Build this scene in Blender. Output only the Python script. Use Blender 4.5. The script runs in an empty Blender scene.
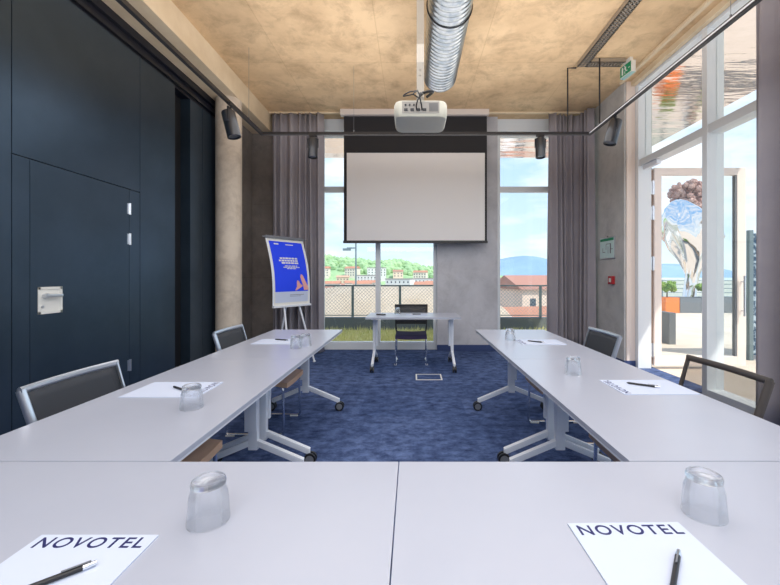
import bpy, bmesh, math, random
from mathutils import Vector, Matrix
R = math.radians
PI = math.pi
random.seed(7)
S = bpy.context.scene
COL = S.collection

# ------------------------------------------------------------------ camera
cam_d = bpy.data.cameras.new('camera')
cam = bpy.data.objects.new('camera', cam_d); COL.objects.link(cam)
cam.location = (0, 0, 1.276); cam.rotation_euler = (R(90), 0, 0)
cam_d.sensor_width = 36; cam_d.lens = 386 / 780 * 36
cam_d.shift_x = -22.5 / 780; cam_d.shift_y = -16.5 / 780
cam_d.clip_start = .02; cam_d.clip_end = 20000
S.camera = cam

# ------------------------------------------------------------------ world (blue sky with bright broken cloud)
w = bpy.data.worlds.new('sky'); S.world = w; w.use_nodes = True
nt = w.node_tree; nt.nodes.clear()
def N(t, tree=None, **kw):
    n = (tree or nt).nodes.new(t)
    for k, v in kw.items(): setattr(n, k, v)
    return n
tc = N('ShaderNodeTexCoord'); mp = N('ShaderNodeMapping'); mp.inputs['Scale'].default_value = (1.6, 1.6, 5.5)
no = N('ShaderNodeTexNoise'); no.inputs['Scale'].default_value = 1.9; no.inputs['Detail'].default_value = 7; no.inputs['Roughness'].default_value = .58
rp = N('ShaderNodeValToRGB'); rp.color_ramp.elements[0].position = .42; rp.color_ramp.elements[1].position = .66
sx = N('ShaderNodeSeparateXYZ'); hr = N('ShaderNodeValToRGB')
hr.color_ramp.elements[0].position = 0.0; hr.color_ramp.elements[0].color = (.70, .85, .97, 1)
hr.color_ramp.elements[1].position = .55; hr.color_ramp.elements[1].color = (.26, .52, .92, 1)
mx = N('ShaderNodeMixRGB'); mx.inputs[2].default_value = (.95, .97, 1.0, 1)
bg = N('ShaderNodeBackground'); bg.inputs[1].default_value = 1.15
ow = N('ShaderNodeOutputWorld')
L = nt.links.new
L(tc.outputs['Generated'], mp.inputs[0]); L(mp.outputs[0], no.inputs['Vector']); L(no.outputs[0], rp.inputs[0])
L(tc.outputs['Generated'], sx.inputs[0]); L(sx.outputs['Z'], hr.inputs[0])
L(rp.outputs[0], mx.inputs[0]); L(hr.outputs[0], mx.inputs[1]); L(mx.outputs[0], bg.inputs[0]); L(bg.outputs[0], ow.inputs[0])

# ------------------------------------------------------------------ sun
sd = bpy.data.lights.new('sun', 'SUN'); sd.energy = 4.0; sd.angle = R(.8); sd.color = (1, .93, .82)
sun = bpy.data.objects.new('sun', sd); COL.objects.link(sun)
sun.rotation_euler = Vector((.50, -.42, .85)).to_track_quat('Z', 'Y').to_euler()
sun.location = (20, -20, 30)

# ------------------------------------------------------------------ unseen area lamps added to fill the room, no fixtures built
def area(name, loc, size, sy, power, rot=(0, 0, 0), col=(1, .97, .93)):
    d = bpy.data.lights.new(name, 'AREA'); d.shape = 'RECTANGLE'; d.size = size; d.size_y = sy; d.energy = power; d.color = col
    o = bpy.data.objects.new(name, d); COL.objects.link(o); o.location = loc; o.rotation_euler = rot
    return o
area('fill_light_down', (.2, 2.0, 3.05), 4.0, 5.6, 84, (0, 0, 0), (.84, .91, 1))
area('fill_light_rear', (.2, -1.9, 3.2), 4.2, 2.4, 84, (R(48), 0, 0), (.90, .94, 1))
area('fill_light_up', (.2, 1.6, 2.9), 4.4, 7.6, 112, (R(180), 0, 0), (1, .96, .95))

S.view_settings.view_transform = 'Standard'; S.view_settings.look = 'None'
S.view_settings.exposure = 0.28; S.view_settings.gamma = 1.0; S.view_settings.use_curve_mapping = False

# ------------------------------------------------------------------ materials
def mat(name, col, rough=.5, metal=0, spec=None, col2=None, nscale=4, ndet=6, lo=.35, hi=.65, bump=0, bscale=None, stretch=(1, 1, 1), alpha=1, coat=0):
    m = bpy.data.materials.new(name); m.use_nodes = True
    t = m.node_tree; b = t.nodes['Principled BSDF']
    b.inputs['Base Color'].default_value = (*col, 1); b.inputs['Roughness'].default_value = rough; b.inputs['Metallic'].default_value = metal
    if spec is not None: b.inputs['Specular IOR Level'].default_value = spec
    if coat: b.inputs['Coat Weight'].default_value = coat
    b.inputs['Alpha'].default_value = alpha
    if col2 is not None or bump:
        c = N('ShaderNodeTexCoord', t); mpn = N('ShaderNodeMapping', t); mpn.inputs['Scale'].default_value = stretch
        t.links.new(c.outputs['Object'], mpn.inputs[0])
    if col2 is not None:
        n = N('ShaderNodeTexNoise', t); n.inputs['Scale'].default_value = nscale; n.inputs['Detail'].default_value = ndet; n.inputs['Roughness'].default_value = .62
        r = N('ShaderNodeValToRGB', t); r.color_ramp.elements[0].position = lo; r.color_ramp.elements[1].position = hi
        r.color_ramp.elements[0].color = (*col, 1); r.color_ramp.elements[1].color = (*col2, 1)
        t.links.new(mpn.outputs[0], n.inputs['Vector']); t.links.new(n.outputs[0], r.inputs[0]); t.links.new(r.outputs[0], b.inputs['Base Color'])
    if bump:
        n2 = N('ShaderNodeTexNoise', t); n2.inputs['Scale'].default_value = bscale or nscale * 6; n2.inputs['Detail'].default_value = 4
        bp = N('ShaderNodeBump', t); bp.inputs['Strength'].default_value = bump; bp.inputs['Distance'].default_value = .01
        t.links.new(mpn.outputs[0], n2.inputs['Vector']); t.links.new(n2.outputs[0], bp.inputs['Height']); t.links.new(bp.outputs[0], b.inputs['Normal'])
    return m

def concrete(name, base, dark, spot, joints=None, rough=.75):
    """mottled cast concrete with formwork joints and small tie holes"""
    m = bpy.data.materials.new(name); m.use_nodes = True
    t = m.node_tree; b = t.nodes['Principled BSDF']; b.inputs['Roughness'].default_value = rough
    c = N('ShaderNodeTexCoord', t)
    n1 = N('ShaderNodeTexNoise', t); n1.inputs['Scale'].default_value = 1.4; n1.inputs['Detail'].default_value = 8; n1.inputs['Roughness'].default_value = .65
    n2 = N('ShaderNodeTexNoise', t); n2.inputs['Scale'].default_value = 3.0; n2.inputs['Detail'].default_value = 9; n2.inputs['Roughness'].default_value = .72; n2.inputs['Distortion'].default_value = .35
    r1 = N('ShaderNodeValToRGB', t); r1.color_ramp.elements[0].position = .35; r1.color_ramp.elements[1].position = .62
    r1.color_ramp.elements[0].color = (*dark, 1); r1.color_ramp.elements[1].color = (*base, 1)
    r2 = N('ShaderNodeValToRGB', t); r2.color_ramp.elements[0].position = .47; r2.color_ramp.elements[1].position = .74
    r2.color_ramp.elements[0].color = (0, 0, 0, 1); r2.color_ramp.elements[1].color = (.75, .75, .75, 1)
    mxa = N('ShaderNodeMixRGB', t); mxa.inputs[2].default_value = (*spot, 1)
    for n in (n1, n2): t.links.new(c.outputs['Object'], n.inputs['Vector'])
    t.links.new(n1.outputs[0], r1.inputs[0]); t.links.new(n2.outputs[0], r2.inputs[0])
    t.links.new(r2.outputs[0], mxa.inputs[0]); t.links.new(r1.outputs[0], mxa.inputs[1])
    out = mxa.outputs[0]
    if joints:
        mpn = N('ShaderNodeMapping', t); mpn.inputs['Location'].default_value = joints.get('loc', (0, 0, 0)); mpn.inputs['Rotation'].default_value = joints.get('rot', (0, 0, 0))
        br = N('ShaderNodeTexBrick', t); br.offset = 0; br.inputs['Scale'].default_value = 1; br.inputs['Mortar Size'].default_value = .006; br.inputs['Mortar Smooth'].default_value = .3
        br.inputs['Brick Width'].default_value = joints['w']; br.inputs['Row Height'].default_value = joints['h']
        br.inputs['Color1'].default_value = (1, 1, 1, 1); br.inputs['Color2'].default_value = (.95, .95, .95, 1); br.inputs['Mortar'].default_value = (.86, .84, .82, 1)
        mm = N('ShaderNodeMixRGB', t); mm.blend_type = 'MULTIPLY'; mm.inputs[0].default_value = 1
        t.links.new(c.outputs['Object'], mpn.inputs[0]); t.links.new(mpn.outputs[0], br.inputs['Vector'])
        t.links.new(out, mm.inputs[1]); t.links.new(br.outputs[0], mm.inputs[2]); out = mm.outputs[0]
    t.links.new(out, b.inputs['Base Color'])
    bp = N('ShaderNodeBump', t); bp.inputs['Strength'].default_value = .12; bp.inputs['Distance'].default_value = .01
    t.links.new(n2.outputs[0], bp.inputs['Height']); t.links.new(bp.outputs[0], b.inputs['Normal'])
    return m

def thin_glass(name, tint=(.96, .98, .98), refl=.5, rough=0.0, power=4):
    m = bpy.data.materials.new(name); m.use_nodes = True
    t = m.node_tree; t.nodes.clear()
    tr = N('ShaderNodeBsdfTransparent', t); tr.inputs[0].default_value = (*tint, 1)
    gl = N('ShaderNodeBsdfGlossy', t); gl.inputs['Roughness'].default_value = rough
    fr = N('ShaderNodeLayerWeight', t); fr.inputs[0].default_value = .5
    pw = N('ShaderNodeMath', t); pw.operation = 'POWER'; pw.inputs[1].default_value = power
    mu = N('ShaderNodeMath', t); mu.operation = 'MULTIPLY_ADD'; mu.inputs[1].default_value = refl; mu.inputs[2].default_value = .03
    t.links.new(fr.outputs['Facing'], pw.inputs[0])
    mxs = N('ShaderNodeMixShader', t); o = N('ShaderNodeOutputMaterial', t)
    t.links.new(pw.outputs[0], mu.inputs[0]); t.links.new(mu.outputs[0], mxs.inputs[0]); t.links.new(tr.outputs[0], mxs.inputs[1]); t.links.new(gl.outputs[0], mxs.inputs[2]); t.links.new(mxs.outputs[0], o.inputs[0])
    return m

def weave(name, col, see):
    """woven mesh cloth one can partly see through"""
    m = bpy.data.materials.new(name); m.use_nodes = True
    t = m.node_tree; b = t.nodes['Principled BSDF']; b.inputs['Base Color'].default_value = (*col, 1); b.inputs['Roughness'].default_value = .7
    tr = N('ShaderNodeBsdfTransparent', t); ms = N('ShaderNodeMixShader', t); ms.inputs[0].default_value = see
    o = t.nodes['Material Output']
    t.links.new(b.outputs[0], ms.inputs[1]); t.links.new(tr.outputs[0], ms.inputs[2]); t.links.new(ms.outputs[0], o.inputs[0])
    return m

def carpet_mat():
    m = bpy.data.materials.new('carpet'); m.use_nodes = True
    t = m.node_tree; b = t.nodes['Principled BSDF']; b.inputs['Roughness'].default_value = .95; b.inputs['Specular IOR Level'].default_value = .1
    c = N('ShaderNodeTexCoord', t)
    br = N('ShaderNodeTexBrick', t); br.offset = .5; br.inputs['Scale'].default_value = 1; br.inputs['Mortar Size'].default_value = .0; br.inputs['Bias'].default_value = 0
    br.inputs['Brick Width'].default_value = .5; br.inputs['Row Height'].default_value = .5
    br.inputs['Color1'].default_value = (.048, .080, .195, 1); br.inputs['Color2'].default_value = (.076, .118, .265, 1)
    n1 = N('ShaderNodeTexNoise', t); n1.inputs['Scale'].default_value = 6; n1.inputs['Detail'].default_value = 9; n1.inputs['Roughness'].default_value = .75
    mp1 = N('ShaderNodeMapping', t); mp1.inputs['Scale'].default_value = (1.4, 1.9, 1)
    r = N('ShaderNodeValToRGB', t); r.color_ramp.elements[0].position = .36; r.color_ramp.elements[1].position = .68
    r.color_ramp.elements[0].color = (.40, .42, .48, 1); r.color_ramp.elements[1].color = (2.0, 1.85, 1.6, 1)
    mm = N('ShaderNodeMixRGB', t); mm.blend_type = 'MULTIPLY'; mm.inputs[0].default_value = 1
    n2 = N('ShaderNodeTexNoise', t); n2.inputs['Scale'].default_value = 160; n2.inputs['Detail'].default_value = 2
    bp = N('ShaderNodeBump', t); bp.inputs['Strength'].default_value = .6; bp.inputs['Distance'].default_value = .004
    K = t.links.new
    K(c.outputs['Object'], br.inputs['Vector']); K(c.outputs['Object'], mp1.inputs[0]); K(mp1.outputs[0], n1.inputs['Vector']); K(n1.outputs[0], r.inputs[0])
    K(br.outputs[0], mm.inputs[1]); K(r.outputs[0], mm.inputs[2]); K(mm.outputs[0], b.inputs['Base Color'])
    K(c.outputs['Object'], n2.inputs['Vector']); K(n2.outputs[0], bp.inputs['Height']); K(bp.outputs[0], b.inputs['Normal'])
    return m

M = {}
M['ceiling'] = concrete('ceiling_concrete', (.84, .61, .36), (.66, .46, .26), (.34, .22, .12), {'w': 1.25, 'h': 2.5, 'loc': (.4, .08, 0)})
M['beam'] = mat('beam_concrete', (.82, .68, .48), .75, col2=(.72, .57, .38), nscale=3, bump=.1)
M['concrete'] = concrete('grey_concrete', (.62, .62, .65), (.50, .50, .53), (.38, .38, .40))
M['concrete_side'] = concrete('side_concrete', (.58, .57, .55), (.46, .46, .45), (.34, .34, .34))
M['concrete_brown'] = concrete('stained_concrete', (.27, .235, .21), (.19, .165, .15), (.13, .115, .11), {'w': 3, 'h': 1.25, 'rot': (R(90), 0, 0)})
M['column'] = concrete('column_concrete', (.74, .64, .52), (.62, .53, .43), (.40, .32, .25))
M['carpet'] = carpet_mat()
M['navy'] = mat('navy_skirting', (.035, .06, .17), .6)
M['black_panel'] = mat('black_panel', (.045, .072, .105), .34, metal=.7, col2=(.060, .092, .135), nscale=1.5)
M['black_deep'] = mat('black_recess', (.006, .006, .008), .6)
M['header'] = mat('black_header', (.006, .008, .016), .3)
M['table'] = mat('table_laminate', (.43, .455, .54), .28, spec=.6, col2=(.46, .485, .57), nscale=1.2)
M['table_edge'] = mat('table_edge', (.70, .73, .80), .4)
M['silver'] = mat('silver_paint', (.86, .89, .94), .35, metal=.1)
M['chrome'] = mat('chrome', (.78, .80, .84), .14, metal=1)
M['steel'] = mat('brushed_steel', (.72, .74, .78), .3, metal=1)
M['black'] = mat('black_plastic', (.014, .014, .017), .4)
M['grey_plastic'] = mat('grey_plastic', (.18, .19, .21), .5)
M['wood'] = mat('beech_seat', (.72, .46, .30), .5, col2=(.64, .39, .24), nscale=3, stretch=(1, 8, 1))
M['purple'] = mat('purple_pad', (.060, .045, .105), .9)
M['meshcloth'] = weave('mesh_cloth', (.035, .04, .05), .16)
M['meshcloth_open'] = weave('open_mesh_cloth', (.05, .045, .045), .62)
M['curtain'] = mat('curtain_cloth', (.32, .30, .335), .85, col2=(.37, .345, .37), nscale=2, bump=.15, bscale=200)
M['frame'] = mat('window_frame', (.78, .82, .85), .4)
M['frame_warm'] = mat('door_frame', (.88, .78, .72), .45)
M['jamb'] = mat('plaster_jamb', (.86, .74, .66), .7)
M['dark_frame'] = mat('dark_frame', (.07, .06, .055), .4)
M['satin'] = mat('satin_chrome', (.62, .66, .72), .28, metal=.9)
M['cream'] = mat('cream_plastic', (.66, .63, .52), .45)
M['beige_pole'] = mat('beige_pole', (.46, .41, .34), .5)
M['glass'] = thin_glass('window_glass')
M['white'] = mat('white_plastic', (.80, .79, .74), .4)
M['paper'] = mat('paper', (.60, .665, .82), .7)
M['ink'] = mat('ink', (.012, .014, .11), .6)
M['screen'] = mat('projection_cloth', (.84, .83, .82), .9)
M['screen_black'] = mat('screen_border', (.012, .012, .016), .7)
M['housing'] = mat('screen_housing', (.74, .66, .60), .5)
M['blue_poster'] = mat('blue_poster', (.01, .06, .95), .45)
M['pink'] = mat('pink_print', (.85, .42, .38), .5)
M['green'] = mat('green_print', (.01, .28, .12), .5)
M['red'] = mat('red_plastic', (.45, .02, .03), .4)
M['teal'] = mat('teal_print', (.35, .60, .58), .5)
M['galv'] = mat('galvanised', (.34, .39, .43), .28, metal=1, col2=(.52, .55, .56), nscale=14, lo=.4, hi=.6)
M['tray'] = mat('cable_tray', (.42, .38, .33), .4, metal=.6)

# ------------------------------------------------------------------ mesh builder
class MB:
    def __init__(s): s.bm = bmesh.new()
    def box(s, x0, x1, y0, y1, z0, z1, bev=0, mtx=None):
        r = bmesh.ops.create_cube(s.bm, size=1)['verts']
        m = Matrix.Translation(((x0 + x1) / 2, (y0 + y1) / 2, (z0 + z1) / 2)) @ Matrix.Diagonal((abs(x1 - x0), abs(y1 - y0), abs(z1 - z0), 1))
        bmesh.ops.transform(s.bm, matrix=(mtx @ m) if mtx else m, verts=r)
        if bev:
            es = list({e for v in r for e in v.link_edges})
            bmesh.ops.bevel(s.bm, geom=es, offset=bev, segments=2, profile=.7, affect='EDGES')
        return s
    def cyl(s, p0, p1, r0, r1=None, n=16, caps=True):
        p0 = Vector(p0); p1 = Vector(p1); d = p1 - p0; r1 = r0 if r1 is None else r1
        q = d.to_track_quat('Z', 'Y').to_matrix().to_4x4()
        vs = bmesh.ops.create_cone(s.bm, cap_ends=caps, segments=n, radius1=r0, radius2=r1, depth=d.length)['verts']
        bmesh.ops.transform(s.bm, matrix=Matrix.Translation((p0 + p1) / 2) @ q, verts=vs)
        return s
    def tube(s, pts, r, n=10, closed=False, flat=None):
        """swept round (or flattened: flat=(a,b)) tube through points"""
        P = [Vector(p) for p in pts]; k = len(P); rings = []
        up = None
        for i in range(k):
            a = P[(i - 1) % k] if (closed or i > 0) else P[i]; b = P[(i + 1) % k] if (closed or i < k - 1) else P[i]
            t = (b - a).normalized()
            if up is None:
                up = Vector((0, 0, 1)) if abs(t.z) < .9 else Vector((0, 1, 0))
            side = t.cross(up).normalized(); up = side.cross(t).normalized()
            sc = 1.0
            if 0 < i < k - 1 or closed:
                u = (P[i] - a).normalized(); v = (b - P[i]).normalized(); sc = 1 / max(.5, math.cos(u.angle(v, 0) / 2))
            fa, fb = flat or (r, r)
            rings.append([s.bm.verts.new(P[i] + side * math.cos(2 * PI * j / n) * fa * (sc if sc < 1.2 else 1) + up * math.sin(2 * PI * j / n) * fb) for j in range(n)])
        m = k if closed else k - 1
        for i in range(m):
            A = rings[i]; B = rings[(i + 1) % k]
            for j in range(n): s.bm.faces.new((A[j], A[(j + 1) % n], B[(j + 1) % n], B[j]))
        if not closed:
            s.bm.faces.new(rings[0][::-1]); s.bm.faces.new(rings[-1])
        return s
    def lathe(s, prof, n=32, c=(0, 0, 0), closed=False):
        rings = []
        for (r, z) in prof:
            rings.append([s.bm.verts.new((c[0] + max(r, 1e-4) * math.cos(2 * PI * j / n), c[1] + max(r, 1e-4) * math.sin(2 * PI * j / n), c[2] + z)) for j in range(n)])
        k = len(rings)
        for i in range(k if closed else k - 1):
            A = rings[i]; B = rings[(i + 1) % k]
            for j in range(n): s.bm.faces.new((A[j], A[(j + 1) % n], B[(j + 1) % n], B[j]))
        if not closed:
            s.bm.faces.new(rings[0][::-1]); s.bm.faces.new(rings[-1])
        return s
    def prism(s, poly, z0, z1, mtx=None):
        a = [s.bm.verts.new((p[0], p[1], z0)) for p in poly]; b = [s.bm.verts.new((p[0], p[1], z1)) for p in poly]
        s.bm.faces.new(a[::-1]); s.bm.faces.new(b)
        for i in range(len(poly)):
            j = (i + 1) % len(poly); s.bm.faces.new((a[i], a[j], b[j], b[i]))
        if mtx: bmesh.ops.transform(s.bm, matrix=mtx, verts=a + b)
        return s
    def build(s, name, m, parent=None, smooth=False, loc=None):
        bmesh.ops.recalc_face_normals(s.bm, faces=s.bm.faces)
        me = bpy.data.meshes.new(name); s.bm.to_mesh(me); s.bm.free()
        me.materials.append(M[m] if isinstance(m, str) else m)
        if smooth:
            for p in me.polygons: p.use_smooth = True
            try: me.set_sharp_from_angle(angle=R(38))
            except Exception: pass
        o = bpy.data.objects.new(name, me); COL.objects.link(o)
        if parent: o.parent = parent
        if loc: o.location = loc
        return o

def thing(name, label, cat, loc=(0, 0, 0), rz=0, group=None):
    o = bpy.data.objects.new(name, None); COL.objects.link(o); o.location = loc; o.rotation_euler = (0, 0, rz); o.empty_display_size = .1
    return tag(o, label, cat, group)
def tag(o, label=None, cat=None, group=None, kind=None):
    if label: o['label'] = label
    if cat: o['category'] = cat
    if group: o['group'] = group
    if kind: o['kind'] = kind
    return o
def struct(o, label=None, cat=None): return tag(o, label, cat, kind='structure')
def dup(o, parent=None):
    kids = list(o.children)
    c = o.copy(); COL.objects.link(c); c.parent = parent
    for k in kids: dup(k, c)
    return c
def text_obj(txt, size, m, parent, mtx, wide=1.0, spacing=1.12, name='lettering', ext=.0002):
    cu = bpy.data.curves.new(name, 'FONT'); cu.body = txt; cu.size = size; cu.extrude = ext; cu.align_x = 'CENTER'; cu.align_y = 'CENTER'; cu.space_character = spacing
    cu.offset = size * .012
    o = bpy.data.objects.new(name, cu); COL.objects.link(o)
    bpy.context.view_layer.update()
    me = bpy.data.meshes.new_from_object(o.evaluated_get(bpy.context.evaluated_depsgraph_get()))
    bpy.data.objects.remove(o); bpy.data.curves.remove(cu)
    me.transform(mtx @ Matrix.Diagonal((wide, 1, 1, 1)))
    me.materials.clear(); me.materials.append(M[m])
    r = bpy.data.objects.new(name, me); COL.objects.link(r); r.parent = parent
    return r

# ================================================================== ROOM SHELL
XW = -2.72; XR = 3.12; YB = 6.6; ZC = 4.0
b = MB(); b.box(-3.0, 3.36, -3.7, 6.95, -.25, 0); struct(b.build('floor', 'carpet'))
b = MB(); b.box(-3.0, 3.36, -3.7, 6.95, ZC, ZC + .3); struct(b.build('ceiling', 'ceiling'))
b = MB(); b.box(-3.0, 3.36, -3.9, -3.7, -.25, ZC + .3); struct(b.build('wall_front', 'concrete'))
# left wall: movable black panels on a dark backing
b = MB(); b.box(-3.0, -2.86, -3.7, 5.38, 0, ZC); struct(b.build('wall_left', 'black_deep'))
def panel(y0, y1, z0, z1, n, x=XW, m='black_panel'):
    q = MB(); q.box(-2.86, x, y0, y1, z0, z1, .002); return struct(q.build(n, m))
panel(-3.7, -.1, 0, 3.46, 'wall_panel')
panel(-.094, 1.25, 0, 3.46, 'wall_panel')
panel(1.256, 2.617, 0, 3.46, 'wall_panel')
panel(2.623, 3.850, 2.112, 3.46, 'wall_panel')
panel(2.623, 2.742, 0, 2.106, 'wall_panel')
panel(3.708, 3.850, 0, 2.106, 'wall_panel')
panel(3.856, 4.42, 0, 3.46, 'wall_panel')
panel(4.76, 5.03, 0, 3.46, 'wall_panel', XW - .02)
panel(5.036, 5.38, 0, 3.46, 'wall_panel', XW - .02)
q = MB(); q.box(-2.86, XW - .03, -3.7, 5.38, 3.462, 3.71); q.box(-2.86, XW, -3.7, 5.38, 3.50, 3.53); q.box(-2.86, XW + .01, -3.7, 5.38, 3.60, 3.615)
struct(q.build('trim_1', 'header'))
# door in the black wall
d = thing('door_1', 'black flush service door in the dark panelled left wall with silver recessed pull', 'door', (XW, 3.22, 0)); d['kind'] = 'structure'
q = MB(); q.box(-.06, 0, -.474, .484, .004, 2.106, .002); q.build('door_leaf', 'black_panel', d)
q = MB()
q.box(0, .006, -.42, -.225, .995, 1.015, .002); q.box(0, .006, -.42, -.225, 1.175, 1.195, .002); q.box(0, .006, -.42, -.400, .995, 1.195, .002); q.box(0, .006, -.245, -.225, .995, 1.195, .002)
q.box(0, .001, -.41, -.235, 1.0, 1.19)
h = q.build('pull_plate', 'white', d)
q = MB(); q.cyl((.001, -.37, 1.13), (.03, -.37, 1.13), .018, n=20); q.box(.022, .036, -.385, -.25, 1.118, 1.140, .005); q.cyl((.001, -.385, 1.05), (.006, -.385, 1.05), .010, n=16)
q.build('lever', 'steel', h, smooth=True)
for z in (.42, 1.63, 1.92):
    q = MB(); q.cyl((.006, .49, z - .055), (.006, .49, z + .055), .011, n=12); q.box(0, .004, .46, .49, z - .05, z + .05); q.build('hinge', 'steel', d, smooth=True)
# concrete behind the column, left return and back wall pieces
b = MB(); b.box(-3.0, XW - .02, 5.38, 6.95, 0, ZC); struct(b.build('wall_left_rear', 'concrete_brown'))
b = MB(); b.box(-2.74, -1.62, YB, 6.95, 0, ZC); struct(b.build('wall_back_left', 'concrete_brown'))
b = MB(); b.box(.42, 1.455, YB, 6.95, 0, ZC); struct(b.build('wall_back', 'concrete'))
b = MB(); b.box(2.97, 3.36, 5.42, 6.95, 0, ZC); struct(b.build('wall_right', 'concrete_side'))
b = MB(); b.box(3.0, 3.118, 5.405, 5.42, .09, ZC); struct(b.build('trim_2', 'jamb'))
b = MB(); b.box(.42, 1.455, YB - .012, YB, 0, .10); b.box(1.455, 1.467, YB - .012, 6.7, 0, .1); struct(b.build('baseboard_back', 'navy'))
b = MB(); b.box(2.958, 2.97, 5.40, 6.58, 0, .09); b.box(2.958, 3.118, 5.392, 5.42, 0, .09); struct(b.build('baseboard_right', 'navy'))
# downstand beam and round column
b = MB(); b.box(-2.745, -2.385, -3.7, YB, 3.71, ZC); struct(b.build('trim_3', 'beam'))
b = MB(); b.lathe([(.168, 0), (.168, 3.71)], 48, (-2.55, 5.36, 0)); struct(b.build('wall_column', 'column', smooth=True), 'round concrete column beside the black panelled wall', 'column')
# ceiling moulding / curtain track along the window side
b = MB(); b.box(2.90, 2.945, -3.7, 5.42, 3.965, ZC, .004); b.box(3.06, 3.12, -3.7, 5.42, 3.93, ZC); struct(b.build('trim_4', 'beam'))
b = MB(); b.box(-2.38, 2.97, 6.40, 6.44, 3.975, ZC); struct(b.build('trim_5', 'beam'))

# ------------------------------------------------------------------ windows
def window(name, x0, x1, mull, label):
    t = thing(name, label, 'window', (0, 0, 0)); t['kind'] = 'structure'
    q = MB(); y0, y1 = 6.70, 6.80
    q.box(x0, x0 + .055, y0, y1, 0, ZC); q.box(x1 - .055, x1, y0, y1, 0, ZC)
    q.box(x0 + .055, x1 - .055, y0, y1, 0, .13); q.box(x0 + .055, x1 - .055, y0, y1, 3.80, ZC); q.box(x0 + .055, x1 - .055, y0 + .003, y1, 2.74, 2.83)
    q.box(x0 + .055, x1 - .055, y0 + .03, y1, 3.70, 3.74)
    for mx_ in mull: q.box(mx_ - .04, mx_ + .04, y0 - .02, y1, .13, 2.74)
    q.build('window_frame', 'frame', t)
    xs = [x0 + .055] + [v for m_ in mull for v in (m_ - .04, m_ + .04)] + [x1 - .055]
    for i in range(0, len(xs), 2):
        q = MB(); q.box(xs[i], xs[i + 1], 6.755, 6.765, .13, 2.74); q.build('pane', 'glass', t)
    q = MB(); q.box(xs[0], xs[-1], 6.755, 6.765, 2.83, 3.80); q.build('pane', 'glass', t)
window('window_1', -1.60, .42, [-.60], 'tall back window with a central mullion behind the projection screen and desk')
window('window_2', 1.467, 2.97, [], 'tall narrow back window between the concrete pillar and the corner curtain')
# side glazing towards the terrace
t = thing('window_3', 'floor-to-ceiling side glazing beside the open terrace door', 'window', (0, 0, 0)); t['kind'] = 'structure'
q = MB()
q.box(3.12, 3.30, 5.335, 5.405, 0, ZC)                    # far jamb of the doorway
muls = [4.09, 2.6, 1.1, -.4, -1.9, -3.4]
for y in muls: q.box(3.12, 3.30, y, y + .07, 0, ZC)
ys = [5.335] + [v for y in muls for v in (y + .07, y)]
for i in range(0, len(ys) - 1, 2):
    a_, b_ = ys[i + 1], ys[i]
    q.box(3.13, 3.29, a_, b_, 2.79, 2.88); q.box(3.13, 3.29, a_, b_, 3.90, ZC)
    if i: q.box(3.13, 3.29, a_, b_, 0, .07)
q.build('window_frame', 'frame', t)
for i in range(0, len(ys) - 1, 2):
    a_, b_ = ys[i + 1], ys[i]
    p = MB(); p.box(3.215, 3.225, a_, b_, 2.88, 3.90); p.build('pane', 'glass', t)
    if i: p = MB(); p.box(3.215, 3.225, a_, b_, .07, 2.79); p.build('pane', 'glass', t)
# open terrace door: leaf standing out at right angles, frontal to the room
d = thing('door_2', 'glazed terrace door with pinkish frame standing open outwards', 'door', (3.36, 5.36, 0)); d['kind'] = 'structure'
q = MB(); w_, h0, h1 = 1.27, .03, 2.78
q.box(0, .10, 0, .06, h0, h1, .003); q.box(w_ - .12, w_, 0, .06, h0, h1, .003); q.box(.10, w_ - .12, .001, .059, h1 - .10, h1, .003); q.box(.10, w_ - .12, .001, .059, h0, .16, .003)
q.build('door_leaf', 'frame_warm', d)
p = MB(); p.box(.10, w_ - .12, .025, .035, .16, h1 - .10); p.build('pane', 'glass', d)
p = MB(); p.box(w_ - .145, w_ - .12, .004, .056, .16, h1 - .10); p.build('gasket', 'grey_plastic', d)
p = MB(); p.cyl((w_ - .06, -.05, .72), (w_ - .06, -.05, 1.28), .014); p.cyl((w_ - .06, -.05, .80), (w_ - .06, .0, .80), .009); p.cyl((w_ - .06, -.05, 1.2), (w_ - .06, 0, 1.2), .009)
p.build('handle', 'steel', d, smooth=True)
for z in (.25, 1.45, 2.15, 2.5):
    p = MB(); p.box(-.055, -.005, -.012, .03, z - .09, z + .09, .004); p.cyl((-.03, -.018, z - .1), (-.03, -.018, z + .1), .012, n=12); p.build('hinge', 'steel', d, smooth=True)
p = MB(); p.box(-.052, -.004, .031, .045, .05, 2.75); p.build('hinge_strip', mat('bronze_strip', (.42, .30, .24), .4, metal=.4), d)
p = MB(); p.box(-.21, -.15, -.38, -.08, 2.73, 2.785, .005); p.build('door_closer', 'silver', d)

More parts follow.
